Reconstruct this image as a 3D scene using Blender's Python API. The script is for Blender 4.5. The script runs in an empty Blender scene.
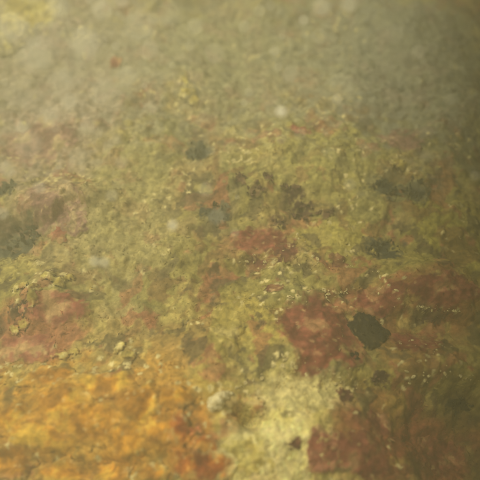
import bpy, math, random
import numpy as np
from mathutils import Vector

random.seed(7)
rng = np.random.default_rng(7)
S = bpy.context.scene
COL = S.collection

# ------------------------------------------------------------------ camera
CAM_Z, PITCH, F = 0.65, math.radians(60), 515.0      # F: focal length in pixels of a 480 px frame
cd = bpy.data.cameras.new('camera')
cam = bpy.data.objects.new('camera', cd); COL.objects.link(cam)
cam.location = (0, 0, CAM_Z); cam.rotation_euler = (math.radians(90) - PITCH, 0, 0)
cd.sensor_width = 36; cd.lens = 36 * F / 480
cd.clip_start = 0.01; cd.clip_end = 200
FOCUS, APERTURE = 0.70, 0.021
cd.dof.use_dof = True; cd.dof.focus_distance = FOCUS; cd.dof.aperture_fstop = cd.lens / 1000 / APERTURE
S.camera = cam

# ------------------------------------------------------------------ sky, sun, exposure
SUN_EL, SUN_AZ = math.radians(72), math.radians(-64)   # azimuth from +Y, clockwise: to the left and a little beyond
w = bpy.data.worlds.new('World'); S.world = w; w.use_nodes = True
nt = w.node_tree; nt.nodes.clear()
sky = nt.nodes.new('ShaderNodeTexSky'); sky.sky_type = 'NISHITA'; sky.sun_disc = False
sky.sun_elevation = SUN_EL; sky.sun_rotation = SUN_AZ
bg = nt.nodes.new('ShaderNodeBackground'); bg.inputs['Strength'].default_value = 0.09
wo = nt.nodes.new('ShaderNodeOutputWorld')
nt.links.new(sky.outputs[0], bg.inputs[0]); nt.links.new(bg.outputs[0], wo.inputs[0])
sd = bpy.data.lights.new('sun', 'SUN'); sd.energy = 4.6; sd.angle = math.radians(17); sd.color = (1.0, 0.92, 0.69)
sun = bpy.data.objects.new('sun', sd); COL.objects.link(sun)
sv = Vector((math.sin(SUN_AZ) * math.cos(SUN_EL), math.cos(SUN_AZ) * math.cos(SUN_EL), math.sin(SUN_EL)))
sun.rotation_euler = sv.to_track_quat('Z', 'Y').to_euler(); sun.location = (-3, 1, 4)
S.view_settings.view_transform = 'Standard'; S.view_settings.look = 'None'
S.view_settings.gamma = 1; S.view_settings.exposure = 0.53
S.view_settings.use_curve_mapping = False
S.cycles.use_denoising = True
S.cycles.max_bounces = 6; S.cycles.volume_bounces = 3; S.cycles.diffuse_bounces = 3
WATER_DENSITY, WATER_COLOR = 0.67, (0.735, 0.735, 0.555)

# ------------------------------------------------------------------ noise
def _h(ix, iy, seed):
    n = (ix * 374761393 + iy * 668265263 + seed * 1442695041) & 0xFFFFFFFF
    n = ((n ^ (n >> 13)) * 1274126177) & 0xFFFFFFFF
    n = ((n ^ (n >> 16)) * 2246822519) & 0xFFFFFFFF
    return n ^ (n >> 15)

def gnoise(x, y, seed=0):
    x = np.asarray(x, float); y = np.asarray(y, float)
    ix = np.floor(x).astype(np.int64); iy = np.floor(y).astype(np.int64)
    fx = x - ix; fy = y - iy
    def g(dx, dy):
        a = _h(ix + dx, iy + dy, seed) / 4294967296.0 * 2 * np.pi
        return np.cos(a) * (fx - dx) + np.sin(a) * (fy - dy)
    ux = fx ** 3 * (fx * (fx * 6 - 15) + 10); uy = fy ** 3 * (fy * (fy * 6 - 15) + 10)
    return ((g(0, 0) * (1 - ux) + g(1, 0) * ux) * (1 - uy) + (g(0, 1) * (1 - ux) + g(1, 1) * ux) * uy) * 1.5

def fbm(x, y, f, octv=4, seed=0, gain=0.5):
    s = 0; a = 1.0; t = 0
    for k in range(octv):
        s = s + a * gnoise(x * f + 13.7 * k, y * f - 7.1 * k, seed + k * 17); t += a; f *= 2.03; a *= gain
    return s / t

def ridged(x, y, f, octv=4, seed=0):
    s = 0; a = 1.0; t = 0
    for k in range(octv):
        s = s + a * (1 - 2 * np.abs(gnoise(x * f + 3.3 * k, y * f + 9.2 * k, seed + k * 11))); t += a; f *= 2.1; a *= 0.5
    return s / t

def cells(x, y, f, seed=0):
    """distance to the nearest of scattered seeds (cell units) and a random number for that cell"""
    x = np.asarray(x, float) * f; y = np.asarray(y, float) * f
    ix = np.floor(x).astype(np.int64); iy = np.floor(y).astype(np.int64)
    best = np.full(x.shape, 9.0); idn = np.zeros(x.shape)
    for dx in (-1, 0, 1):
        for dy in (-1, 0, 1):
            h = _h(ix + dx, iy + dy, seed)
            d = (ix + dx + (h & 1023) / 1024 - x) ** 2 + (iy + dy + ((h >> 10) & 1023) / 1024 - y) ** 2
            m = d < best; best = np.where(m, d, best); idn = np.where(m, (h >> 20) / 4096.0, idn)
    return np.sqrt(best), idn

def sstep(a, b, x):
    t = np.clip((x - a) / (b - a), 0, 1); return t * t * (3 - 2 * t)

# ------------------------------------------------------------------ from the photograph to places on the sea floor
def ray(u, v):
    a, b = (u - 240) / F, (240 - v) / F
    c, s = math.cos(PITCH), math.sin(PITCH)
    return np.array((a, c + b * s, -s + b * c))

def base(y):                       # the rock falls gently away from the viewer
    y = np.asarray(y, float); return -0.12 * np.clip(y - 0.45, 0, 2.4) ** 1.1

def flat(u, v, z=None):
    d = ray(u, v)
    if z is not None:
        t = (z - CAM_Z) / d[2]; return np.array((d[0] * t, d[1] * t))
    z = 0.0
    for _ in range(25):
        t = (z - CAM_Z) / d[2]; z = 0.4 * z + 0.6 * float(base(d[1] * t))
    t = (z - CAM_Z) / d[2]
    return np.array((d[0] * t, d[1] * t))

def scale_at(u, v):               # metres per photo pixel, across and along the floor
    p = flat(u, v); q = flat(u + 1, v); r = flat(u, v - 1)
    return np.linalg.norm(q - p), np.linalg.norm(r - p)

# lumps and dips of the rock: (u, v, half width px, half height px, height in metres)
LUMPS = [
    (282, 440, 78, 46, 0.024), (300, 372, 40, 22, 0.018), (95, 405, 110, 52, 0.026), (40, 300, 40, 26, 0.020),
    (320, 330, 52, 40, 0.012), (430, 285, 55, 22, 0.020), (405, 372, 70, 18, 0.014), (60, 205, 46, 30, 0.02),
    (244, 424, 12, 8, -0.045), (20, 242, 30, 20, -0.015), (440, 330, 40, 14, -0.016), (300, 212, 30, 16, -0.010),
    (455, 415, 60, 40, -0.030), (478, 470, 50, 60, -0.05), (170, 300, 60, 30, -0.006), (190, 90, 30, 22, 0.03),
    (80, 468, 90, 9, -0.014), (460, 120, 40, 20, 0.03), (330, 150, 60, 30, 0.015), (30, 20, 60, 30, 0.03),
    (385, 400, 30, 16, 0.012), (215, 345, 30, 30, 0.010), (120, 350, 34, 14, 0.012),
]
LW = []
for (u, v, ru, rv, h) in LUMPS:
    p = flat(u, v); a, b = scale_at(u, v); LW.append((p[0], p[1], ru * a, rv * b, h))
# ledges: lines along which the rock drops towards the viewer (points in the photo, drop in metres)
LEDGES = [([(190, 262), (240, 262), (272, 249), (305, 268), (345, 262)], 0.007),
          ([(285, 305), (300, 299), (330, 292), (360, 288), (395, 302)], 0.009),
          ([(405, 303), (422, 308), (440, 309), (452, 314), (480, 306)], 0.012),
          ([(285, 372), (312, 366), (338, 384), (365, 372), (420, 376), (475, 384)], 0.008),
          ([(0, 232), (30, 224), (62, 224), (84, 208)], 0.010)]
LG = [(np.array([flat(*q) for q in pts]), d) for pts, d in LEDGES]

def height(x, y):
    x = np.asarray(x, float); y = np.asarray(y, float)
    wx = x + 0.018 * fbm(x, y, 14, 3, 301); wy = y + 0.018 * fbm(x, y, 14, 3, 401)
    z = 0.040 * fbm(x, y, 2.2, 3, 1) + 0.026 * fbm(wx, wy, 7, 3, 21)
    z = z + base(y) + 0.0055 * ridged(wx, wy, 15, 3, 31) + 0.0040 * fbm(x, y, 60, 3, 41)
    jx = x + 0.006 * fbm(x, y, 70, 3, 311); jy = y + 0.006 * fbm(x, y, 70, 3, 411)
    patch = sstep(-0.15, 0.2, fbm(x, y, 11, 3, 55))
    d1, i1 = cells(jx, jy, 62, 5); d2, i2 = cells(jx, jy, 170, 6)
    z = z + (0.0090 * patch + 0.002) * i1 * (0.75 - d1) + (0.0022 * (1 - 0.4 * patch)) * (0.4 + i2) * (0.7 - d2)
    for (px, py, a, b, h) in LW:
        q = ((wx - px) / a) ** 2 + ((wy - py) / b) ** 2
        z = z + 1.25 * h * np.exp(-q * 0.9)
    for pts, d in LG:
        ok = (wx >= pts[0, 0] - 0.06) & (wx <= pts[-1, 0] + 0.06)
        yl = np.interp(wx, pts[:, 0], pts[:, 1])
        s = wy - yl + 0.006 * fbm(x, y, 40, 3, 77)
        side = np.where(ok, np.minimum(sstep(pts[0, 0] - 0.06, pts[0, 0], wx), 1 - sstep(pts[-1, 0], pts[-1, 0] + 0.06, wx)), 0)
        z = z + side * d * (sstep(-0.011, 0.012, s) * (1 - sstep(0.01, 0.09, s)) - 0.7 * (1 - sstep(-0.012, 0.0, s)) * sstep(-0.035, -0.006, s))
    # the floor falls away towards the foot of the added shelf on the right
    z = z - 0.10 * sstep(0.22, 0.75, x - 0.25 * (y - 0.3)) * (1 - sstep(0.9, 1.3, x))
    return z

def axis(segs):
    out = [segs[0][0]]
    for (a, b, s0, s1) in segs:
        c = a
        while c < b - 1e-9:
            s = s0 + (s1 - s0) * (c - a) / (b - a); c = min(b, c + s); out.append(c)
    return np.array(out)
XS = axis([(-6, -1.1, 0.25, 0.03), (-1.1, -0.42, 0.012, 0.0028), (-0.42, 0.42, 0.0018, 0.0018), (0.42, 1.1, 0.0028, 0.012), (1.1, 6, 0.03, 0.25)])
YS = axis([(-5, -0.1, 0.3, 0.02), (-0.1, 0.02, 0.012, 0.002), (0.02, 0.7, 0.0015, 0.0020), (0.7, 2.1, 0.0023, 0.008), (2.1, 7, 0.02, 0.3)])
X, Y = np.meshgrid(XS, YS); Z = height(X, Y)

def hq(x, y):                      # height of the finished rock mesh
    x = np.asarray(x, float); y = np.asarray(y, float)
    i = np.clip(np.searchsorted(XS, x) - 1, 0, len(XS) - 2); j = np.clip(np.searchsorted(YS, y) - 1, 0, len(YS) - 2)
    a = (x - XS[i]) / (XS[i + 1] - XS[i]); b = (y - YS[j]) / (YS[j + 1] - YS[j])
    return (Z[j, i] * (1 - a) + Z[j, i + 1] * a) * (1 - b) + (Z[j + 1, i] * (1 - a) + Z[j + 1, i + 1] * a) * b
height = hq

def at(u, v):                      # where the ray through a photo pixel meets the rock
    p = flat(u, v)
    for _ in range(14):
        z = float(height(p[0], p[1])); p = 0.45 * p + 0.55 * flat(u, v, z)
    return np.array((p[0], p[1], float(height(p[0], p[1]))))

# ------------------------------------------------------------------ helpers
def tag(o, label=None, cat=None, group=None, kind=None):
    if label: o['label'] = label
    if cat: o['category'] = cat
    if group: o['group'] = group
    if kind: o['kind'] = kind
    return o

def mesh_np(name, V, Fc, mat=None, smooth=True, colors=None):
    me = bpy.data.meshes.new(name)
    V = np.asarray(V, np.float32); Fc = np.asarray(Fc, np.int32)
    k = Fc.shape[1]
    me.vertices.add(len(V)); me.vertices.foreach_set('co', V.ravel())
    me.loops.add(Fc.size); me.loops.foreach_set('vertex_index', Fc.ravel())
    me.polygons.add(len(Fc))
    me.polygons.foreach_set('loop_start', np.arange(0, Fc.size, k, dtype=np.int32))
    me.polygons.foreach_set('loop_total', np.full(len(Fc), k, np.int32))
    me.polygons.foreach_set('use_smooth', np.full(len(Fc), smooth, bool))
    if colors is not None:
        at_ = me.color_attributes.new('pigment', 'FLOAT_COLOR', 'POINT')
        c = np.ones((len(V), 4), np.float32); c[:, :3] = colors
        at_.data.foreach_set('color', c.ravel())
    me.update(calc_edges=True); me.validate()
    if mat: me.materials.append(mat)
    return me

def obj(name, me, parent=None, loc=(0, 0, 0)):
    o = bpy.data.objects.new(name, me); COL.objects.link(o); o.location = loc
    if parent: o.parent = parent
    return o

def empty(name, loc):
    o = bpy.data.objects.new(name, None); COL.objects.link(o); o.location = loc; o.empty_display_size = 0.01
    return o

def material(name, c1, c2, scale=60, rough=0.75, bump=0.4, bscale=220, c3=None, pigment=False, bdist=0.002):
    m = bpy.data.materials.new(name); m.use_nodes = True
    t = m.node_tree; N = t.nodes; L = t.links; N.clear()
    out = N.new('ShaderNodeOutputMaterial'); p = N.new('ShaderNodeBsdfPrincipled')
    L.new(p.outputs[0], out.inputs['Surface'])
    p.inputs['Roughness'].default_value = rough; p.inputs['Specular IOR Level'].default_value = 0.18
    geo = N.new('ShaderNodeNewGeometry')
    n1 = N.new('ShaderNodeTexNoise'); n1.inputs['Scale'].default_value = scale; n1.inputs['Detail'].default_value = 6
    n1.inputs['Roughness'].default_value = 0.65; n1.inputs['Distortion'].default_value = 0.4
    L.new(geo.outputs['Position'], n1.inputs['Vector'])
    n2 = N.new('ShaderNodeTexNoise'); n2.inputs['Scale'].default_value = bscale; n2.inputs['Detail'].default_value = 4
    L.new(geo.outputs['Position'], n2.inputs['Vector'])
    r = N.new('ShaderNodeValToRGB'); e = r.color_ramp.elements
    e[0].position = 0.34; e[1].position = 0.66
    if pigment:
        e[0].color = (*c1, 1); e[1].color = (*c2, 1)
        L.new(n1.outputs['Fac'], r.inputs[0])
        a = N.new('ShaderNodeVertexColor'); a.layer_name = 'pigment'
        mx = N.new('ShaderNodeMix'); mx.data_type = 'RGBA'; mx.blend_type = 'MULTIPLY'; mx.inputs[0].default_value = 1
        L.new(a.outputs[0], mx.inputs[6]); L.new(r.outputs[0], mx.inputs[7]); L.new(mx.outputs[2], p.inputs['Base Color'])
    else:
        e[0].color = (*c1, 1); e[1].color = (*c2, 1)
        if c3:
            k = e.new(0.78); k.color = (*c3, 1)
        L.new(n1.outputs['Fac'], r.inputs[0]); L.new(r.outputs[0], p.inputs['Base Color'])
    b = N.new('ShaderNodeBump'); b.inputs['Strength'].default_value = bump; b.inputs['Distance'].default_value = bdist
    L.new(n2.outputs['Fac'], b.inputs['Height']); L.new(b.outputs[0], p.inputs['Normal'])
    return m

M = {}
M['rock'] = material('living_rock', (0.62, 0.62, 0.58), (1.3, 1.28, 1.2), 90, pigment=True, bump=0.6)
M['turf'] = material('turf_blade', (0.8, 0.8, 0.8), (1.2, 1.2, 1.2), 120, pigment=True, bump=0.0)
M['red'] = material('red_crust', (0.16, 0.050, 0.022), (0.32, 0.125, 0.055), 70, c3=(0.40, 0.24, 0.09))
M['dred'] = material('dark_red_crust', (0.11, 0.040, 0.025), (0.20, 0.085, 0.045), 70)
M['pink'] = material('pink_crust', (0.30, 0.085, 0.06), (0.46, 0.19, 0.11), 60, c3=(0.50, 0.32, 0.17))
M['mauve'] = material('mauve_crust', (0.24, 0.15, 0.105), (0.40, 0.27, 0.19), 50, c3=(0.47, 0.36, 0.22))
M['yellow'] = material('yellow_crust', (0.34, 0.27, 0.07), (0.58, 0.49, 0.18), 60, c3=(0.68, 0.60, 0.30))
M['orange'] = material('orange_sponge', (0.44, 0.20, 0.03), (0.66, 0.36, 0.06), 42, bump=0.5, bscale=260, c3=(0.74, 0.54, 0.17))
M['redorange'] = material('rust_sponge', (0.30, 0.075, 0.012), (0.50, 0.17, 0.03), 50, bump=0.4, bscale=300, c3=(0.56, 0.26, 0.06))
M['salmon'] = material('salmon_sponge', (0.50, 0.15, 0.06), (0.62, 0.30, 0.13), 80, bump=0.4)
M['tanred'] = material('tan_sponge', (0.40, 0.19, 0.075), (0.52, 0.34, 0.13), 90, bump=0.5, c3=(0.6, 0.46, 0.2))
M['cream'] = material('cream_sponge', (0.70, 0.57, 0.28), (0.90, 0.81, 0.52), 160, bump=0.9, bscale=500)
M['darkweed'] = material('dark_weed', (0.014, 0.012, 0.006), (0.034, 0.028, 0.014), 90, bump=0.4)
M['greyweed'] = material('grey_green_weed', (0.05, 0.055, 0.035), (0.11, 0.11, 0.07), 60, bump=0.3)
M['brownweed'] = material('brown_red_weed', (0.085, 0.045, 0.030), (0.16, 0.09, 0.055), 60, bump=0.3)
M['shell'] = material('pale_shell', (0.46, 0.37, 0.15), (0.78, 0.68, 0.38), 260, bump=0.4, bscale=700)
M['shell_dark'] = material('shell_mouth', (0.3, 0.22, 0.1), (0.42, 0.32, 0.15), 300, bump=0)
M['snow'] = material('marine_snow', (0.82, 0.78, 0.62), (0.92, 0.88, 0.72), 300, bump=0)

_t = M['turf'].node_tree; _p = next(n for n in _t.nodes if n.type == 'BSDF_PRINCIPLED'); _o = next(n for n in _t.nodes if n.type == 'OUTPUT_MATERIAL')
_tr = _t.nodes.new('ShaderNodeBsdfTranslucent'); _mx = _t.nodes.new('ShaderNodeMixShader'); _mx.inputs[0].default_value = 0.5
_t.links.new(_p.inputs['Base Color'].links[0].from_socket, _tr.inputs[0]); _t.links.new(_p.outputs[0], _mx.inputs[1]); _t.links.new(_tr.outputs[0], _mx.inputs[2]); _t.links.new(_mx.outputs[0], _o.inputs['Surface'])
for _l in list(_p.inputs['Normal'].links): _t.links.remove(_l)

# ------------------------------------------------------------------ pigment of the living film on the rock
OLIVE, TAN, BROWN, YEL = np.array((0.30, 0.25, 0.075)), np.array((0.40, 0.29, 0.13)), np.array((0.21, 0.10, 0.045)), np.array((0.48, 0.40, 0.13))
GREEN = np.array((0.24, 0.22, 0.085))
# (u, v, half width px, half height px, colour, strength): growths with a colour of their own
FILM = [
    (90, 415, 150, 75, (0.56, 0.29, 0.045), 0.95), (150, 365, 60, 40, (0.48, 0.28, 0.07), 0.7), (280, 442, 80, 52, (0.72, 0.60, 0.19), 1.0), (320, 385, 50, 22, (0.5, 0.42, 0.15), 0.7),
    (215, 350, 26, 60, (0.46, 0.36, 0.09), 0.7), (60, 120, 80, 70, (0.36, 0.26, 0.17), 0.8), (30, 335, 60, 36, (0.42, 0.15, 0.07), 0.75),
    (400, 445, 110, 55, (0.25, 0.095, 0.035), 0.85), (440, 295, 60, 34, (0.28, 0.12, 0.05), 0.85), (365, 310, 70, 30, (0.30, 0.13, 0.06), 0.75),
    (410, 340, 70, 36, (0.30, 0.15, 0.05), 0.7), (400, 400, 70, 30, (0.30, 0.22, 0.05), 0.8), (190, 440, 34, 40, (0.46, 0.17, 0.03), 0.85),
    (450, 220, 50, 60, (0.34, 0.29, 0.055), 0.8), (260, 245, 50, 22, (0.33, 0.16, 0.08), 0.7), (120, 220, 60, 90, (0.38, 0.32, 0.13), 0.7),
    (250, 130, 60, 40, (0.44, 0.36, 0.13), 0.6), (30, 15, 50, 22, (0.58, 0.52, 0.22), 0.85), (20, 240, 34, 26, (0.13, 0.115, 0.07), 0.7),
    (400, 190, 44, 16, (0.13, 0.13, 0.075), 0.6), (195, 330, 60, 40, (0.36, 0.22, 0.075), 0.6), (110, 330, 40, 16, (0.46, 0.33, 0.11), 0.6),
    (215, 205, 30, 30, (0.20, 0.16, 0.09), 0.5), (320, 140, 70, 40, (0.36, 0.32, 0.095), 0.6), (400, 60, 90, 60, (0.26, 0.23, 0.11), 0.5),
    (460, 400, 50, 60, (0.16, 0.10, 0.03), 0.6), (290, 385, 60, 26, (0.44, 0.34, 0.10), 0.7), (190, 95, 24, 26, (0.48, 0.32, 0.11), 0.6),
    (130, 60, 30, 30, (0.42, 0.36, 0.17), 0.5), (330, 235, 60, 20, (0.40, 0.34, 0.085), 0.7), (260, 325, 40, 40, (0.46, 0.36, 0.09), 0.8),
]
FW = []
for (u, v, ru, rv, c, s) in FILM:
    p = at(u, v); a, b = scale_at(u, v); FW.append((p[0], p[1], ru * a, rv * b, np.array(c), s))

FW2 = []
for (u, v, ru, rv, c, q) in [(268, 450, 66, 42, (0.80, 0.71, 0.33), 0.85), (305, 392, 58, 28, (0.76, 0.67, 0.32), 0.75), (90, 420, 130, 60, (0.56, 0.31, 0.05), 0.6), (45, 205, 60, 34, (0.36, 0.23, 0.17), 0.55),
                             (40, 130, 70, 50, (0.40, 0.29, 0.21), 0.55), (410, 445, 110, 54, (0.30, 0.09, 0.048), 0.8), (462, 410, 26, 14, (0.12, 0.07, 0.03), 0.5), (478, 470, 20, 24, (0.10, 0.06, 0.025), 0.6), (415, 470, 24, 12, (0.11, 0.06, 0.03), 0.6), (395, 415, 26, 14, (0.40, 0.31, 0.07), 0.5), (400, 462, 20, 8, (0.42, 0.33, 0.08), 0.5), (35, 330, 50, 30, (0.36, 0.15, 0.09), 0.5), (130, 180, 60, 90, (0.38, 0.33, 0.14), 0.5), (330, 170, 80, 40, (0.36, 0.32, 0.11), 0.45),  # the dark blotches at lower right deepen the shade there as pigment
                             (400, 55, 140, 100, (0.24, 0.245, 0.20), 0.8), (60, 60, 140, 100, (0.38, 0.33, 0.27), 0.7), (230, 60, 140, 90, (0.35, 0.335, 0.225), 0.65), (110, 230, 90, 60, (0.40, 0.34, 0.16), 0.4)]:  # wide greys over the far rock: haze painted into the pigment
    p = at(u, v); a, b = scale_at(u, v); FW2.append((p[0], p[1], ru * a, rv * b, np.array(c), q))
# where pale flecks of shell and painted-in glints gather: (u, v, half width, half height, share)
FLK = [(275, 430, 84, 56, 0.26), (300, 365, 30, 14, 0.34), (335, 385, 24, 14, 0.34), (320, 296, 44, 8, 0.34), (250, 260, 20, 8, 0.28), (325, 264, 32, 9, 0.24), (380, 285, 26, 22, 0.16),
       (435, 378, 44, 9, 0.26), (400, 167, 14, 9, 0.4), (250, 140, 34, 20, 0.2), (60, 175, 34, 9, 0.28), (70, 275, 34, 14, 0.26), (110, 370, 70, 24, 0.26), (190, 95, 16, 20, 0.3), (30, 295, 22, 14, 0.3),
       (430, 350, 50, 22, 0.14), (190, 180, 24, 26, 0.22), (30, 12, 44, 16, 0.3), (455, 146, 18, 9, 0.3), (20, 445, 34, 24, 0.2), (440, 310, 26, 5, 0.1)]
FKW = []
for (u, v, ru, rv, k) in FLK:
    p = at(u, v); a, b = scale_at(u, v); FKW.append((p[0], p[1], ru * a, rv * b, k))

def FLECK(x, y):
    t = 0
    for (px, py, a, b, k) in FKW: t = np.maximum(t, k * np.exp(-((x - px) / a) ** 2 - ((y - py) / b) ** 2))
    return t

def pigment(x, y):
    rx, ry = x, y
    far = np.clip(y - 0.6, 0, 3); x = x / (1 + 0.45 * far); y = np.where(y > 0.6, 0.6 + np.log1p(0.9 * far) / 0.9, y)   # broader growths on the far slope
    wx = x + 0.030 * fbm(x, y, 16, 4, 501); wy = y + 0.030 * fbm(x, y, 16, 4, 601)
    C = np.empty(x.shape + (3,)); C[:] = OLIVE
    def mixin(col, k):
        C[:] = C * (1 - k[..., None]) + col * k[..., None]
    mixin(GREEN, sstep(-0.05, 0.2, fbm(wx, wy, 5, 3, 91)) * 0.7)
    mixin(TAN, sstep(0.0, 0.22, fbm(wx, wy, 8, 4, 61)) * 0.75)
    ox, oy = rx + (wx - x), ry + (wy - y)
    for (px, py, a, b, c, s) in FW:
        q = np.sqrt(((ox - px) / a) ** 2 + ((oy - py) / b) ** 2) + 0.25 * fbm(x, y, 45, 3, 711)
        mixin(c, (1 - sstep(0.55, 1.1, q)) * s)
    jx = x + 0.006 * fbm(x, y, 70, 3, 311); jy = y + 0.006 * fbm(x, y, 70, 3, 411)
    d1, i1 = cells(jx, jy, 62, 5); d2, i2 = cells(jx, jy, 170, 6)
    rim = sstep(0.75, 0.35, d1)
    mixin(BROWN, sstep(0.02, 0.10, fbm(wx, wy, 15, 4, 71) + 0.22 * (i1 - 0.5) - 0.09) * 0.62)
    mixin(YEL, sstep(0.04, 0.14, fbm(wx, wy, 13, 4, 81) + 0.25 * (((i1 * 7.3) % 1) - 0.5) - 0.05) * 0.55 * rim)
    mixin(np.array((0.36, 0.12, 0.075)), sstep(0.08, 0.16, fbm(wx, wy, 17, 4, 181) + 0.2 * (((i1 * 13.7) % 1) - 0.5) - 0.10) * 0.6)
    mixin(np.array((0.095, 0.07, 0.04)), sstep(0.17, 0.25, fbm(wx, wy, 24, 4, 281) + 0.15 * (i2 - 0.5)) * 0.7)
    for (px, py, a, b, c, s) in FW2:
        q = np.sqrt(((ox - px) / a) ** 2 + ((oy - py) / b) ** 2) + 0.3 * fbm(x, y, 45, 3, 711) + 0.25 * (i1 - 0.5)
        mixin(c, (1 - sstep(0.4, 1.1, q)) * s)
    fl = sstep(0.05, 0.25, fbm(x, y, 9, 3, 381)) * 0.10 + 0.75 * FLECK(rx, ry)
    mixin(np.array((0.66, 0.56, 0.28)), sstep(0.0, 0.04, fl - (1 - i2)) * sstep(0.6, 0.4, d2) * 0.9)
    C *= (0.84 + 0.3 * ((i2 * 5.1) % 1) + 0.25 * fbm(x, y, 230, 2, 481))[..., None]
    return np.clip(C, 0.01, 0.8)

# ------------------------------------------------------------------ the rocky sea floor, one sheet
nx, ny = len(XS), len(YS)
I = np.arange(nx * ny).reshape(ny, nx)
Q = np.stack([I[:-1, :-1], I[:-1, 1:], I[1:, 1:], I[1:, :-1]], -1).reshape(-1, 4)
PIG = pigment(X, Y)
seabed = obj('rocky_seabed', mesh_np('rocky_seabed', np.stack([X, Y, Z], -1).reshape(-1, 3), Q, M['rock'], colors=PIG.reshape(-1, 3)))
tag(seabed, 'uneven seabed rock covered in olive, red and orange living film', kind='structure')

# rock shelf added out of view to shade the right of the floor
def add_shade_shelf():
    prof = [(1.15, -0.45), (1.05, 0.10), (1.12, 0.35), (1.0, 0.62), (0.42, 0.86), (0.02, 0.91), (-0.10, 0.97), (0.02, 1.08), (0.9, 1.14), (1.7, 1.16), (2.4, 1.15), (2.5, -0.45)]
    P = []
    for i in range(len(prof) - 1):
        n = 7
        for k in range(n): P.append(np.array(prof[i]) * (1 - k / n) + np.array(prof[i + 1]) * k / n)
    P.append(np.array(prof[-1])); P = np.array(P)
    ys = np.linspace(-1.2, 3.4, 130); V = []
    for y in ys:
        n1 = fbm(P[:, 0] + P[:, 1], np.full(len(P), y), 2.2, 4, 811); n2 = fbm(P[:, 1] - P[:, 0], np.full(len(P), y), 2.2, 4, 911)
        V.append(np.stack([P[:, 0] + 0.06 * n1 + 0.24 * (np.clip(y, 0, 1.8) - 0.22) * (P[:, 1] > 0.7) * (P[:, 0] < 0.9), np.full(len(P), y), np.minimum(P[:, 1] + 0.10 * n2, 1.21)], -1))
    V = np.array(V); m, k = V.shape[:2]
    J = np.arange(m * k).reshape(m, k)
    q = np.stack([J[:-1, :-1], J[:-1, 1:], J[1:, 1:], J[1:, :-1]], -1).reshape(-1, 4)
    V = V.reshape(-1, 3)
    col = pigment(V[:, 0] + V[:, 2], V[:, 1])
    o = obj('shade_shelf', mesh_np('shade_shelf', V, q, M['rock'], colors=col))
    tag(o, 'unseen rock shelf added to shade the right of the seabed', kind='structure')
add_shade_shelf()

# ------------------------------------------------------------------ crusts that lie on the rock like thin uneven plates
PAL = {   # three colours of each growth, mixed in blotches
    'red': ((0.18, 0.048, 0.034), (0.30, 0.090, 0.062), (0.38, 0.19, 0.10)), 'dred': ((0.10, 0.032, 0.025), (0.18, 0.065, 0.045), (0.24, 0.12, 0.06)),
    'pink': ((0.27, 0.075, 0.055), (0.38, 0.15, 0.10), (0.46, 0.28, 0.14)), 'mauve': ((0.22, 0.12, 0.10), (0.38, 0.23, 0.18), (0.46, 0.34, 0.20)),
    'olive': ((0.34, 0.27, 0.07), (0.46, 0.37, 0.11), (0.54, 0.44, 0.17)),
    'yellow': ((0.40, 0.31, 0.08), (0.60, 0.50, 0.16), (0.68, 0.58, 0.26)), 'orange': ((0.36, 0.16, 0.02), (0.62, 0.29, 0.025), (0.72, 0.44, 0.06)),
    'redorange': ((0.24, 0.055, 0.012), (0.46, 0.14, 0.02), (0.56, 0.28, 0.06)), 'tanred': ((0.34, 0.14, 0.06), (0.48, 0.27, 0.10), (0.60, 0.45, 0.20)),
    'darkweed': ((0.012, 0.010, 0.006), (0.020, 0.016, 0.009), (0.034, 0.028, 0.015)), 'greyweed': ((0.05, 0.055, 0.04), (0.09, 0.09, 0.065), (0.14, 0.13, 0.08)),
    'brownweed': ((0.075, 0.038, 0.028), (0.13, 0.07, 0.045), (0.19, 0.12, 0.06)), 'salmon': ((0.44, 0.11, 0.05), (0.58, 0.24, 0.11), (0.64, 0.42, 0.2))}

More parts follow.
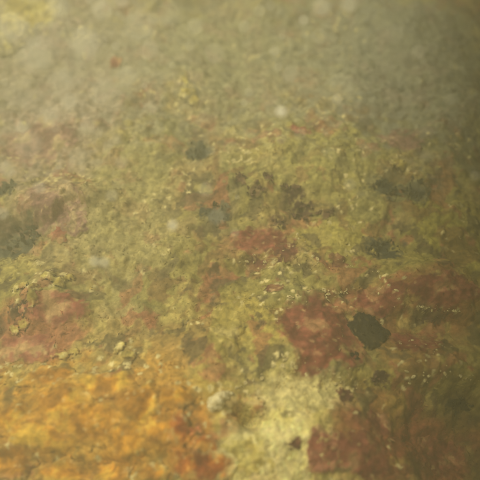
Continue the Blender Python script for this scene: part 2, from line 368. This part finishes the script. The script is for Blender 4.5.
def spread(name, mat, u, v, ru, rv, thick=0.0022, seed=0, ragged=0.55, parent=None, dome=0.0, ncell=90, grain=0.9, radii=None, fade=0.3):
    """a growth that follows the rock, with a bitten, lacy edge: a grid cut where the growth thins out into the rock"""
    c = at(u, v); a, b = scale_at(u, v); A, B = ru * a, rv * b
    n = int(np.clip(min(A, B) * 2 * 1.45 / 0.0011, 26, ncell)); k = 1.45
    gx, gy = np.meshgrid(np.linspace(-k, k, n), np.linspace(-k, k, n))
    lx, ly = gx * A, gy * B; wx, wy = c[0] + lx, c[1] + ly; m = math.sqrt(A * B); f0 = 1 / m
    q = np.sqrt(gx ** 2 + gy ** 2)
    if radii is not None:
        th = np.degrees(np.arctan2(gy, gx)) % 360; q = q / np.interp(th, np.linspace(0, 360, len(radii) + 1), list(radii) + [radii[0]])
    e = fbm(wx, wy, 0.9 * f0, 2, 60 + seed) * 1.0 + fbm(wx, wy, 3.2 * f0, 4, 160 + seed) * 0.75
    f = 1 - q - ragged * e
    f = np.where(q > 1.38, -1, f)
    z = height(wx, wy) + thick * (sstep(-0.02, 0.10, f) * (1 + grain * fbm(wx, wy, 120, 3, 40 + seed)) - 0.8 * (1 - sstep(-0.10, 0.0, f))) + min(dome, 0.42 * min(A, B)) * np.sqrt(np.clip(f, 0, 1))
    keep = f > -0.09
    J = np.arange(n * n).reshape(n, n)
    Qd = np.stack([J[:-1, :-1], J[:-1, 1:], J[1:, 1:], J[1:, :-1]], -1).reshape(-1, 4)
    Qd = Qd[keep.ravel()[Qd].all(1)]
    used = np.unique(Qd); mp = np.full(n * n, -1); mp[used] = np.arange(len(used))
    V = np.stack([lx, ly, z - c[2]], -1).reshape(-1, 3)[used]
    ux, uy, uf = wx.ravel()[used], wy.ravel()[used], f.ravel()[used]
    p0, p1, p2 = (np.array(t) for t in PAL[mat])
    jx = ux + 0.005 * fbm(ux, uy, 80, 3, 311 + seed); jy = uy + 0.005 * fbm(ux, uy, 80, 3, 411 + seed)
    d1, i1 = cells(jx, jy, 90, 5); d2, i2 = cells(jx, jy, 210, 6)
    n1 = fbm(jx, jy, 26, 4, 900 + seed) + 0.16 * (i1 - 0.5)
    C = p0 + (p1 - p0) * sstep(-0.18, 0.10, n1)[:, None]; k2 = sstep(0.06, 0.26, n1 + 0.12 * (i2 - 0.5))[:, None]; C = C * (1 - k2) + p2 * k2
    k3 = (sstep(0.90, 0.97, i2) * sstep(0.6, 0.35, d2) * 0.45)[:, None]; C = C * (1 - k3) + np.array((0.6, 0.46, 0.22)) * k3 * (0.3 if 'dark' in mat else 1)
    C = C * (0.86 + 0.26 * ((i2 * 5.1) % 1))[:, None]
    ke = sstep(0.0, fade, uf + 0.22 * fbm(ux, uy, 130, 3, 77) + 0.10 * (i2 - 0.5))[:, None]     # thin at the margin: the film beneath shows
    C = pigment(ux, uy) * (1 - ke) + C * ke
    return obj(name, mesh_np(name, V, mp[Qd], M['rock'], colors=np.clip(C, 0.008, 0.8)), parent, loc=c if parent is None else Vector(c) - parent.location)

G = 'crusts of algae spread over the rock'
CR = [
    ('red_algae_crust', 'red', 316, 332, 44, 36, 'large smooth red-brown crust against the dark seaweed patch', 0.0030),
    ('red_algae_crust', 'red', 258, 243, 34, 13, 'dull red crust just above the yellow-speckled ledge', 0.0025),
    ('red_algae_crust', 'dred', 287, 252, 15, 12, 'small dark red crust at the end of the dull red crust', 0.0025),
    ('red_algae_crust', 'dred', 337, 261, 9, 9, 'lone small red-brown spot on olive rock between speckled ledges', 0.0025),
    ('red_algae_crust', 'red', 446, 288, 32, 15, 'rust red crust above the ledge edged with white barnacle shapes', 0.0030),
    ('red_algae_crust', 'pink', 322, 447, 20, 20, 'pinkish red crust on the shaded flank of the yellow boulder', 0.0030),
    ('red_algae_crust', 'red', 362, 455, 34, 22, 'broad dark red crust in the shade beside the pinkish crust', 0.0030),
    ('red_algae_crust', 'red', 440, 458, 30, 22, 'dim red-brown crust deep in the shade of the added shelf', 0.0030),
    ('red_algae_crust', 'pink', 50, 310, 30, 15, 'pinkish red crust below the pale yellow sponge clumps', 0.0028),
    ('red_algae_crust', 'pink', 26, 346, 34, 14, 'rosy red crust bordering the orange sponge', 0.0028),
    ('mauve_algae_crust', 'mauve', 48, 200, 26, 20, 'mauve brown crust beside dark grey weed', 0.0028),
    ('mauve_algae_crust', 'mauve', 72, 215, 16, 15, 'small mauve crust next to the tiny pink crust', 0.0028),
    ('mauve_algae_crust', 'mauve', 40, 140, 34, 22, 'hazy mauve crust above the pale line on the far rock', 0.0030),
    ('red_algae_crust', 'pink', 60, 232, 10, 9, 'tiny pink crust under the mauve crust', 0.0025),
    ('red_algae_crust', 'dred', 256, 267, 11, 8, 'dark maroon crust under the yellow-speckled ledge', 0.0022),
    ('red_algae_crust', 'dred', 272, 288, 11, 5, 'thin dark maroon streak on pale yellow rock', 0.0022),
    ('red_algae_crust', 'mauve', 398, 141, 24, 11, 'faint mauve red crust on the far rock above grey weed', 0.0030),
    ('red_algae_crust', 'red', 378, 300, 26, 13, 'speckled red crust above the dark seaweed patch', 0.0026),
    ('red_algae_crust', 'red', 418, 342, 26, 12, 'patchy red crust between dark seaweed and the shaded ledge', 0.0026),
    ('red_algae_crust', 'dred', 344, 396, 9, 8, 'small maroon crust on top of the yellow boulder', 0.0022),
    ('red_algae_crust', 'dred', 295, 443, 7, 6, 'tiny maroon spot on the yellow boulder', 0.0022),
    ('red_algae_crust', 'red', 380, 425, 14, 14, 'curved red crust between olive turf', 0.0025),
    ('yellow_crust', 'yellow', 27, 14, 30, 12, 'pale yellow crust on the far rock', 0.004),
    ('yellow_crust', 'yellow', 245, 455, 24, 18, 'bright yellow crust on the lower side of the boulder', 0.0035),
    ('olive_crust', 'olive', 226, 325, 16, 32, 'pale olive yellow streak running down the middle rock', 0.0022),
    ('red_algae_crust', 'pink', 300, 130, 12, 6, 'faint pinkish spot on hazy olive rock', 0.0025),
    ('red_algae_crust', 'pink', 116, 62, 7, 5, 'small rosy spot on the far hazy rock', 0.003),
]
for i, (n, m, u, v, ru, rv, lab, th) in enumerate(CR):
    tag(spread(n, m, u, v, ru * 1.08, rv * 1.08, th * 0.75, seed=i * 3 + 1), lab, 'crust', G)

# ------------------------------------------------------------------ leafy and bushy weeds
def fronds(t, mat, u, v, ru, rv, n, size, seed):
    c = at(u, v); a, b = scale_at(u, v); rr = random.Random(seed + 99)
    for k in range(n):
        ang = rr.uniform(0, 2 * math.pi); q = math.sqrt(rr.random())
        x = c[0] + ru * a * q * math.cos(ang); y = c[1] + rv * b * q * math.sin(ang); z = float(height(x, y)) - 0.001
        yaw = rr.uniform(0, 2 * math.pi); lean = rr.uniform(0.1, 1.0); L = size * rr.uniform(0.5, 1.4); nseg, nw = 5, 2; V = []
        bend = rr.uniform(-0.8, 1.2)
        px = pz = 0
        for i in range(nseg + 1):
            f = i / nseg; el = lean + bend * f * f
            wd = L * (0.06 + 0.20 * math.sin(math.pi * min(1, f * 0.9 + 0.07)) ** 0.8)
            px += L / nseg * math.sin(el); pz += L / nseg * math.cos(el)
            for j in range(nw + 1):
                s = j / nw * 2 - 1; V.append((px + 0.05 * L * rr.uniform(-1, 1), wd * s * rr.uniform(0.6, 1.3), pz + 0.10 * L * abs(s) * rr.uniform(-1, 1)))
        V = np.array(V); cs, sn = math.cos(yaw), math.sin(yaw)
        W = np.stack([V[:, 0] * cs - V[:, 1] * sn, V[:, 0] * sn + V[:, 1] * cs, V[:, 2]], -1)
        W2 = W - np.array((0.0004 * cs, 0.0004 * sn, 0.0004)); m = len(W); fc = []       # the frond's thickness
        for i in range(nseg):
            for j in range(nw):
                p = i * (nw + 1) + j; fc.append((p, p + 1, p + nw + 2, p + nw + 1)); fc.append((m + p, m + p + nw + 1, m + p + nw + 2, m + p + 1))
            for p, q_ in ((i * (nw + 1), (i + 1) * (nw + 1)), (i * (nw + 1) + nw, (i + 1) * (nw + 1) + nw)): fc.append((p, q_, m + q_, m + p))
        obj('frond', mesh_np('frond', np.vstack([W, W2]), fc, M[mat]), t, Vector((x, y, z)) - t.location)

def weed(name, mat, u, v, ru, rv, n, lab, cat, group, size, seed):
    t = tag(empty(name, at(u, v)), lab, cat, group)
    spread('holdfast', mat, u, v, ru * 1.05, rv * 1.15, 0.0018, seed, ragged=0.95, parent=t, ncell=60, fade=0.5)
    fronds(t, mat, u, v, ru * 0.9, rv * 0.9, n, size, seed)

# ------------------------------------------------------------------ the dark seaweed patch
c = at(366, 333)
t = tag(empty('dark_seaweed', c), 'nearly black brown seaweed patch with lobed edge on red crust', 'seaweed')
spread('blade', 'darkweed', 366, 333, 24, 22, 0.004, 3, ragged=0.16, parent=t, dome=0.003, grain=1.0, fade=0.08,
       radii=[1.04, 0.84, 0.80, 0.84, 0.90, 0.98, 0.92, 0.86, 0.94, 0.72, 0.62, 0.66, 0.84, 0.98, 0.92, 0.84, 0.80, 0.86])
spread('blade', 'darkweed', 355, 356, 6, 5, 0.003, 8, ragged=0.4, parent=t, fade=0.1)
fronds(t, 'darkweed', 366, 333, 17, 15, 40, 0.0075, 77)
GW = 'tufts of dark weed on the rock'
WEEDS = [
    ('weed_tuft', 'greyweed', 384, 188, 15, 8, 22, 'grey-green weed tuft on the far rock below a speckled knob', 0.020),
    ('weed_tuft', 'greyweed', 416, 191, 15, 9, 22, 'second grey-green weed tuft next to the tuft below the speckled knob', 0.020),
    ('weed_tuft', 'greyweed', 381, 250, 20, 12, 26, 'faint grey-green weed tuft on olive rock above the red crusts', 0.015),
    ('weed_tuft', 'greyweed', 22, 240, 24, 15, 34, 'wide dark grey weed tuft beneath the mauve crusts', 0.020),
    ('weed_tuft', 'greyweed', 6, 190, 10, 8, 14, 'small blue-grey weed tuft beside the mauve brown crust', 0.020),
    ('weed_tuft', 'greyweed', 216, 214, 15, 12, 16, 'brownish grey weed tuft on the middle rock', 0.014),
    ('weed_tuft', 'greyweed', 198, 152, 14, 10, 12, 'faint grey weed tuft on the hazy far rock', 0.018),
    ('red_leafy_weed', 'brownweed', 241, 178, 6, 5, 8, 'small dark leafy weed standing alone on tan rock', 0.014),
    ('red_leafy_weed', 'brownweed', 255, 191, 9, 5, 10, 'dark brown leafy weed next to the lone small one', 0.014),
    ('red_leafy_weed', 'brownweed', 291, 194, 11, 6, 14, 'elongated dark brown leafy weed on olive rock', 0.014),
    ('red_leafy_weed', 'brownweed', 302, 214, 12, 8, 20, 'largest dark brown leafy weed of the middle rock', 0.015),
    ('red_leafy_weed', 'brownweed', 326, 214, 8, 4, 8, 'thin dark weed beside the largest leafy weed', 0.012),
    ('red_leafy_weed', 'brownweed', 279, 222, 7, 6, 9, 'dark leafy weed directly above the dull red crust', 0.013),
    ('red_leafy_weed', 'brownweed', 268, 177, 4, 4, 5, 'tiny dark leafy weed on pale olive rock', 0.012),
    ('weed_tuft', 'brownweed', 432, 318, 14, 5, 14, 'dark weed tuft in the shadow under the ledge edged with barnacle shapes', 0.012),
    ('weed_tuft', 'darkweed', 458, 405, 14, 8, 18, 'blackish weed tuft in the shade of the added shelf', 0.014),
    ('weed_tuft', 'brownweed', 379, 380, 12, 6, 12, 'brown weed tuft behind the yellow boulder', 0.011),
    ('weed_tuft', 'brownweed', 20, 312, 12, 9, 14, 'brown weed tuft between pale yellow sponge clumps', 0.013),
]
for i, (n, m, u, v, ru, rv, k, lab, sz) in enumerate(WEEDS):
    weed(n, m, u, v, ru, rv, int(k * 1.8), lab, 'seaweed', GW, sz * (0.42 if n == 'weed_tuft' else 0.5), i * 7)

# ------------------------------------------------------------------ sponges: lumpy lobes grown together
def ico(sub):
    import bmesh
    bm = bmesh.new(); bmesh.ops.create_icosphere(bm, subdivisions=sub, radius=1)
    V = np.array([v.co[:] for v in bm.verts]); T = np.array([[v.index for v in f.verts] for f in bm.faces]); bm.free()
    return V, T
IV, IT = ico(5); SV, ST = ico(4); TV, TT = ico(2)

def n3(V, f, seed, octv=3):
    return (fbm(V[:, 0] + 0.37 * V[:, 2], V[:, 1] + 0.51 * V[:, 2], f, octv, seed) + fbm(V[:, 1] - 0.3 * V[:, 0] + 4, V[:, 2] + 0.2 * V[:, 0], f, octv, seed + 50)) * 0.7

def lobe(name, mat, parent, u, v, ru, rv, h, seed, rough=0.30, big=True, pores=True):
    c = at(u, v); a, b = scale_at(u, v)
    V0, T = (IV, IT) if big else (SV, ST)
    V = V0 * (1 + rough * n3(V0 + seed * 1.7, 1.5, 3 + seed) + 0.12 * n3(V0 + seed, 5, 9 + seed) + 0.05 * n3(V0, 14, 7))[:, None]
    if pores:
        rr = random.Random(seed)
        for _ in range(5):
            d = np.array((rr.uniform(-1, 1), rr.uniform(-1, 1), rr.uniform(0.3, 1))); d /= np.linalg.norm(d)
            k = np.clip((V0 @ d - 0.985) / 0.015, 0, 1); V = V * (1 - 0.16 * k ** 0.7)[:, None]
    V = V * np.array((ru * a, rv * b, h))
    pl = parent.location if parent else Vector((0, 0, 0))
    return obj(name, mesh_np(name, V, T, M[mat]), parent, Vector(c) - pl)

def sheet_sponge(name, u, v, lab, lobes, mat):
    t = tag(empty(name, at(u, v)), lab, 'sponge', 'sponges on the rock')
    for i, (lu, lv, ru, rv, h) in enumerate(lobes):
        spread('lobe', mat, lu, lv, ru * 0.95, rv * 0.95, 0.0025, seed=i * 4 + 2 + int(u), ragged=0.42 if ru > 12 else 0.95, parent=t, dome=h * (2.6 if ru > 12 else 0.6), grain=0.9, fade=0.6 if ru > 12 else 0.9)
    return t
def sponge(name, u, v, lab, lobes, mat, cat='sponge', group='sponges on the rock', rough=0.3):
    t = tag(empty(name, at(u, v)), lab, cat, group)
    for i, L in enumerate(lobes):
        m = L[5] if len(L) > 5 else mat
        lobe('lobe', m, t, *L[:5], seed=i * 5 + int(u), rough=rough, big=L[2] > 16)
    return t

sheet_sponge('orange_sponge', 100, 420, 'large lumpy orange sponge spread over the rock, creased into lobes', [
    (138, 402, 30, 21, 0.011), (128, 440, 30, 19, 0.013), (158, 430, 15, 22, 0.008), (62, 402, 44, 24, 0.010), (92, 424, 44, 20, 0.009),
    (40, 436, 40, 17, 0.009), (10, 420, 24, 16, 0.010), (104, 384, 36, 16, 0.004), (14, 462, 28, 18, 0.013), (66, 474, 36, 14, 0.012),
    (110, 474, 30, 12, 0.010), (176, 396, 22, 14, 0.006), (50, 376, 36, 12, 0.003), (152, 474, 18, 14, 0.009)], 'orange')
sheet_sponge('rust_sponge', 195, 450, 'rust red sponge lobes wedged between orange sponge and yellow boulder', [
    (178, 430, 15, 17, 0.008), (210, 468, 26, 20, 0.010), (184, 465, 16, 16, 0.010), (204, 446, 15, 11, 0.007), (222, 478, 12, 10, 0.010)], 'redorange')
sheet_sponge('salmon_sponge', 195, 432, 'small salmon pink sponge with a bright red tip beside rust sponge', [
    (188, 434, 9, 7, 0.010), (199, 430, 5, 4, 0.010), (188, 456, 7, 8, 0.009)], 'salmon')
sheet_sponge('salmon_sponge', 54, 408, 'tiny salmon disc sponge sitting on the large orange sponge', [(54, 408, 6, 5, 0.022)], 'salmon')
sponge('cream_sponge', 218, 403, 'bright cream knob sponge at the tip of the yellow boulder', [
    (217, 403, 8, 8, 0.020), (223, 397, 7, 5, 0.018), (213, 408, 5, 5, 0.015), (229, 395, 5, 3, 0.010)], 'cream', rough=0.45)
sheet_sponge('brown_sponge', 234, 405, 'warm brown sponge ridge arching over the dark hollow by the cream knob', [
    (233, 404, 13, 8, 0.012), (247, 402, 12, 8, 0.012), (258, 408, 9, 8, 0.008)], 'tanred')
sheet_sponge('yellow_sponge', 30, 290, 'pale yellow sponge clump with bumpy lobes beside pinkish crust', [
    (20, 288, 8, 6, 0.012), (31, 296, 7, 7, 0.012), (34, 286, 5, 4, 0.010), (25, 325, 7, 5, 0.012), (16, 330, 6, 5, 0.010)], 'yellow')
sheet_sponge('yellow_sponge', 55, 278, 'crumbly pale yellow sponge clump higher up than the bumpy one', [
    (48, 276, 7, 5, 0.012), (58, 282, 8, 5, 0.012), (70, 278, 6, 4, 0.010)], 'yellow')
sheet_sponge('yellow_sponge', 400, 167, 'speckled yellowish knob sponge above the grey-green weed tufts', [
    (400, 168, 8, 6, 0.02), (393, 164, 5, 4, 0.015)], 'yellow')
sheet_sponge('yellow_sponge', 18, 48, 'warm yellowish knob sponge on the far hazy rock', [(10, 52, 9, 5, 0.03), (22, 46, 5, 4, 0.03)], 'yellow')
sheet_sponge('yellow_sponge', 186, 96, 'tawny sponge cluster on the hazy far rock', [(186, 92, 9, 6, 0.006), (193, 100, 9, 6, 0.006), (184, 82, 5, 7, 0.004)], 'yellow')
sheet_sponge('yellow_sponge', 118, 350, 'pale golden sponge lumps along the top edge of the orange sponge', [
    (62, 356, 10, 5, 0.012), (72, 352, 8, 4, 0.012), (120, 347, 8, 6, 0.012), (130, 356, 9, 6, 0.012)], 'yellow')

# ------------------------------------------------------------------ barnacles
def barnacle_mesh(seed):
    rr = random.Random(seed); n = 12; V = []; P = [(1.0, 0.0), (0.82, 0.45), (0.50, 0.95), (0.33, 0.90), (0.20, 0.6)]
    for (r, z) in P:
        for i in range(n):
            k = 1 + (0.10 if i % 2 else -0.10) + rr.uniform(-0.10, 0.10); a = 2 * math.pi * i / n
            V.append((r * k * math.cos(a), r * k * math.sin(a), z * rr.uniform(0.88, 1.12)))
    V.append((0, 0, 0.45)); T = []
    for j in range(len(P) - 1):
        for i in range(n):
            p, q = j * n + i, j * n + (i + 1) % n; T += [(p, q, q + n), (p, q + n, p + n)]
    for i in range(n): T.append(((len(P) - 1) * n + i, (len(P) - 1) * n + (i + 1) % n, len(V) - 1))
    me = mesh_np('barnacle', V, T, M['shell'], smooth=False); me.materials.append(M['shell_dark'])
    for p in me.polygons[-3 * n:]: p.material_index = 1
    return me
BM = [barnacle_mesh(s) for s in range(4)]
# (u0, v0, u1, v1, jitter px, how many, size px, label, group)
BA = [
    (288, 303, 352, 289, 4, 34, 1.5, 'pale barnacle on the speckled ledge above the large red-brown crust', 'barnacles on the ledge above the red-brown crust'),
    (238, 262, 268, 256, 4, 12, 1.3, 'pale barnacle on the ledge under the dull red crust', 'barnacles on the ledge under the dull red crust'),
    (296, 262, 350, 262, 6, 24, 1.3, 'pale barnacle on the olive rock round the lone red-brown spot', 'barnacles round the lone red-brown spot'),
    (362, 262, 402, 306, 10, 20, 1.2, 'pale barnacle on the speckled red crust', 'barnacles on the speckled red crust'),
    (284, 362, 312, 366, 6, 26, 1.7, 'pale barnacle behind the top of the yellow boulder', 'barnacles behind the yellow boulder'),
    (316, 388, 352, 374, 7, 30, 1.5, 'pale barnacle on the shaded top of the yellow boulder', 'barnacles on the shaded top of the boulder'),
    (402, 378, 472, 376, 5, 28, 1.3, 'pale barnacle along the shaded ledge under the added shelf', 'barnacles along the shaded ledge'),
    (394, 168, 408, 166, 4, 10, 1.2, 'pale barnacle on the speckled knob sponge', 'barnacles on the far speckled knob'),
    (445, 142, 466, 152, 5, 8, 1.3, 'pale barnacle on the far shaded rock', 'barnacles on the far shaded rock'),
    (225, 392, 290, 376, 8, 22, 1.4, 'pale barnacle on the near slope of the yellow boulder by the cream knob', 'barnacles by the cream knob'),
    (300, 240, 268, 268, 7, 14, 1.1, 'pale barnacle at the edge of the small dark red crust', 'barnacles at the small dark red crust'),
    (58, 172, 92, 182, 5, 12, 1.3, 'pale barnacle above the mauve crusts', 'barnacles above the mauve crusts'),
    (418, 306, 462, 312, 1.6, 22, 1.3, 'white barnacle shape standing in for the lit lip of the dark ledge', 'barnacle shapes added for the lit lip of the dark ledge'),  # row added in place of the ledge's bright lit edge
    (400, 345, 440, 352, 8, 10, 1.2, 'pale barnacle on the patchy red crust', 'barnacles on the patchy red crust'),
]
for (u0, v0, u1, v1, j, n, sz, lab, grp) in BA:
    for k in range(n):
        f = random.random(); u = u0 + (u1 - u0) * f + random.gauss(0, j * 0.9); v = v0 + (v1 - v0) * f + random.gauss(0, j * 0.8)
        c = at(u, v); a, b = scale_at(u, v); r = 0.85 * a * sz * random.choice((0.3, 0.4, 0.5, 0.6, 0.8, 1.0, 1.5))
        o = obj('barnacle', random.choice(BM), None, (c[0], c[1], c[2] + 0.001)); o.scale = (r * random.uniform(0.8, 1.7), r * random.uniform(0.6, 1.1), r * random.uniform(0.6, 1.0))
        o.rotation_euler = (random.uniform(-0.4, 0.4), random.uniform(-0.4, 0.4), random.uniform(0, 6.28))
        tag(o, lab, 'barnacle', grp)

# ------------------------------------------------------------------ pale tubes standing in for crust edges that catch the light
def tube(pts, r, lab, seed):
    W = [at(*q) for q in pts]; W = np.array(W); n = 60
    s = np.linspace(0, len(W) - 1, n); P = np.stack([np.interp(s, range(len(W)), W[:, k]) for k in (0, 1)], -1)
    P += 0.0004 * np.stack([gnoise(s * 2.2 + seed, s * 0, 1), gnoise(s * 2.2, s * 0 + seed, 2)], -1)
    zz = height(P[:, 0], P[:, 1]) + r * 0.5; V = []; m = 8
    zz = np.convolve(np.pad(zz, 6, mode='edge'), np.ones(13) / 13, 'valid')
    for i in range(n):
        d = P[min(n - 1, i + 1)] - P[max(0, i - 1)]; d = d / (np.linalg.norm(d) + 1e-9); nrm = np.array((-d[1], d[0]))
        rad = 0.7 * r * (0.5 + 0.5 * math.sin(math.pi * (i + 0.4) / n)) * (1 + 0.35 * float(gnoise(i * 0.6, seed, 4)))
        for k in range(m):
            a = 2 * math.pi * k / m; V.append((*(P[i] + nrm * rad * math.cos(a)), zz[i] + rad * math.sin(a)))
    V = np.array(V); c = W[0]; T = []
    for i in range(n - 1):
        for k in range(m): T.append((i * m + k, i * m + (k + 1) % m, (i + 1) * m + (k + 1) % m, (i + 1) * m + k))
    tag(obj('lit_edge_tube', mesh_np('lit_edge_tube', V - c, T, M['shell']), None, c), lab, 'worm tube', 'stand-ins for lit crust edges on the rock')
tube([(2, 156), (10, 159), (24, 159)], 0.0022, 'pale short tube standing in for a lit crust edge on the hazy mauve rock', 2)
tube([(458, 281), (466, 282)], 0.0013, 'stubby white tube standing in for a lit edge of the rust red crust', 6)

# ------------------------------------------------------------------ turf of short algae over the rock
def turf(n=40000):
    # even in the picture's depth range: denser where the rock is near
    y = 0.02 + (rng.random(n) ** 1.3) * 1.25; x = (rng.random(n) * 2 - 1) * (0.34 + 0.36 * y)
    dens = fbm(x, y, 26, 4, 1001); keep = dens + 0.16 * rng.standard_normal(n) > -0.02
    x, y = x[keep], y[keep]; n = len(x); z = height(x, y) - 0.0004
    L = (0.0028 + 0.0036 * rng.random(n) ** 2) * (1 + 1.4 * np.clip(fbm(x, y, 40, 3, 1101), -0.3, 0.6)) * (0.75 + 0.45 * y)
    wd = L * (0.16 + 0.22 * rng.random(n)); yaw = rng.random(n) * 2 * np.pi; ln = 1.2 + 0.33 * rng.random(n)
    d = np.stack([np.cos(yaw) * np.sin(ln), np.sin(yaw) * np.sin(ln), np.cos(ln)], -1); s = np.stack([-np.sin(yaw), np.cos(yaw), 0 * yaw], -1)
    B = np.stack([x, y, z], -1); dm = d * 0.55 + np.array((0, 0, 0.08))
    tip = B + d * L[:, None] + rng.standard_normal((n, 3)) * (L * 0.18)[:, None]
    mid = B + dm * L[:, None]
    V = np.stack([B - s * wd[:, None] * 0.4, B + s * wd[:, None] * 0.4, mid + s * wd[:, None] * 0.6, mid - s * wd[:, None] * 0.6, tip], 1)
    o = np.arange(n)[:, None] * 5
    T = np.concatenate([o + np.array([[0, 1, 2]]), o + np.array([[0, 2, 3]]), o + np.array([[3, 2, 4]])])
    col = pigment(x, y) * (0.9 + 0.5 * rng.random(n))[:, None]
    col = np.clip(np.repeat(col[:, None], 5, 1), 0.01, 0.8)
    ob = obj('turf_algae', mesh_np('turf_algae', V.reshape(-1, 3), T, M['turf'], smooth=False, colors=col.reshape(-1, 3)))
    tag(ob, 'short fuzzy turf of olive and brown algae over the rock', 'algae', kind='stuff')
turf()

# ------------------------------------------------------------------ flakes drifting in the water
def flake_mesh(s):
    V = TV * (1 + 0.25 * n3(TV + s * 3.1, 1.6, 70 + s))[:, None]
    return mesh_np('drifting_flake', V, TT, M['snow'])
FM = [flake_mesh(s) for s in range(5)]
DISCS = [(87, 48, 15, 1.5), (40, 58, 17, 1.1), (107, 96, 15, .7), (104, 12, 10, .8), (98, 4, 9, .9), (122, 1, 9, 1.6), (322, 10, 9, 1.6), (350, 6, 8, 1.5), (282, 113, 5, 3.0), (22, 128, 6, 1.1),
         (122, 163, 6, .9), (173, 226, 5, 1.9), (105, 263, 5, 2.2), (95, 262, 5, 1.6), (3, 214, 6, 1.0), (70, 103, 8, .9), (275, 52, 5, 1.1), (304, 21, 5, 1.0), (260, 12, 6, .8), (342, 88, 12, .6),
         (320, 38, 8, .7), (337, 100, 5, 1.0), (419, 53, 7, .9), (30, 146, 14, .6), (245, 28, 6, .8), (55, 28, 18, .5), (75, 75, 14, .5), (140, 28, 16, .5), (20, 95, 16, .5), (150, 110, 7, .7),
         (206, 190, 7, .6), (78, 158, 9, .5), (350, 185, 6, .6), (395, 35, 9, .5), (290, 75, 8, .6), (215, 55, 10, .5), (170, 15, 12, .5), (450, 100, 6, .6), (475, 176, 5, .8), (300, 135, 6, .5), (62, 84, 12, .9), (15, 30, 14, .8), (128, 78, 10, .8), (52, 118, 9, .9), (150, 52, 9, .7), (88, 128, 8, .8), (8, 170, 8, .8), (196, 28, 8, .7), (60, 8, 11, .8), (112, 196, 6, .7), (40, 188, 6, .8)]
rf = random.Random(5)
for _ in range(45):
    DISCS.append((rf.uniform(0, 480) * rf.uniform(0.2, 1), rf.uniform(0, 260) * rf.uniform(0.2, 1), rf.choice((2.5, 3, 3.5, 4, 4.5, 5, 6, 8)), rf.uniform(0.2, 0.6)))
for (u, v, R, br) in DISCS:
    d = 1 / (2 * R / (F * APERTURE) + 1 / FOCUS)
    p = np.array((0, 0, CAM_Z)) + ray(u, v) * d
    r = (0.52 if R > 8 else 0.52) * math.sqrt(br) * R * d / F
    o = obj('drifting_flake', rf.choice(FM), None, p); o.scale = (r, r * rf.uniform(0.8, 1.2), r * rf.uniform(0.8, 1.2)); o.rotation_euler = (rf.uniform(0, 6), rf.uniform(0, 6), rf.uniform(0, 6))
    k = 0 if R > 11 else 1 if R > 7 else 2 if br > 0.75 else 3
    tag(o, ('large faint pale disc of a drifting flake close to the lens', 'middling round blurred flake drifting in cloudy water', 'small bright round flake drifting over the rock', 'small barely visible flake drifting in cloudy water')[k],
        'flake', ('large faint flakes in the water', 'middling flakes in the water', 'small bright flakes in the water', 'small faint flakes in the water')[k])

# ------------------------------------------------------------------ the cloudy water
hv = np.array([(x, y, z) for z in (-1.4, 1.26) for y in (-6, 8) for x in (-7, 7)], float)
hf = [(0, 2, 3, 1), (4, 5, 7, 6), (0, 1, 5, 4), (2, 6, 7, 3), (0, 4, 6, 2), (1, 3, 7, 5)]
hm = bpy.data.materials.new('cloudy_water'); hm.use_nodes = True
t = hm.node_tree; t.nodes.clear(); o_ = t.nodes.new('ShaderNodeOutputMaterial'); pv = t.nodes.new('ShaderNodeVolumePrincipled')
pv.inputs['Color'].default_value = (*WATER_COLOR, 1); pv.inputs['Density'].default_value = WATER_DENSITY; pv.inputs['Anisotropy'].default_value = 0.2
t.links.new(pv.outputs[0], o_.inputs['Volume'])
hz = obj('haze', mesh_np('haze', hv, hf, hm, smooth=False)); tag(hz, 'cloudy olive grey water around the rocky seabed', kind='stuff')
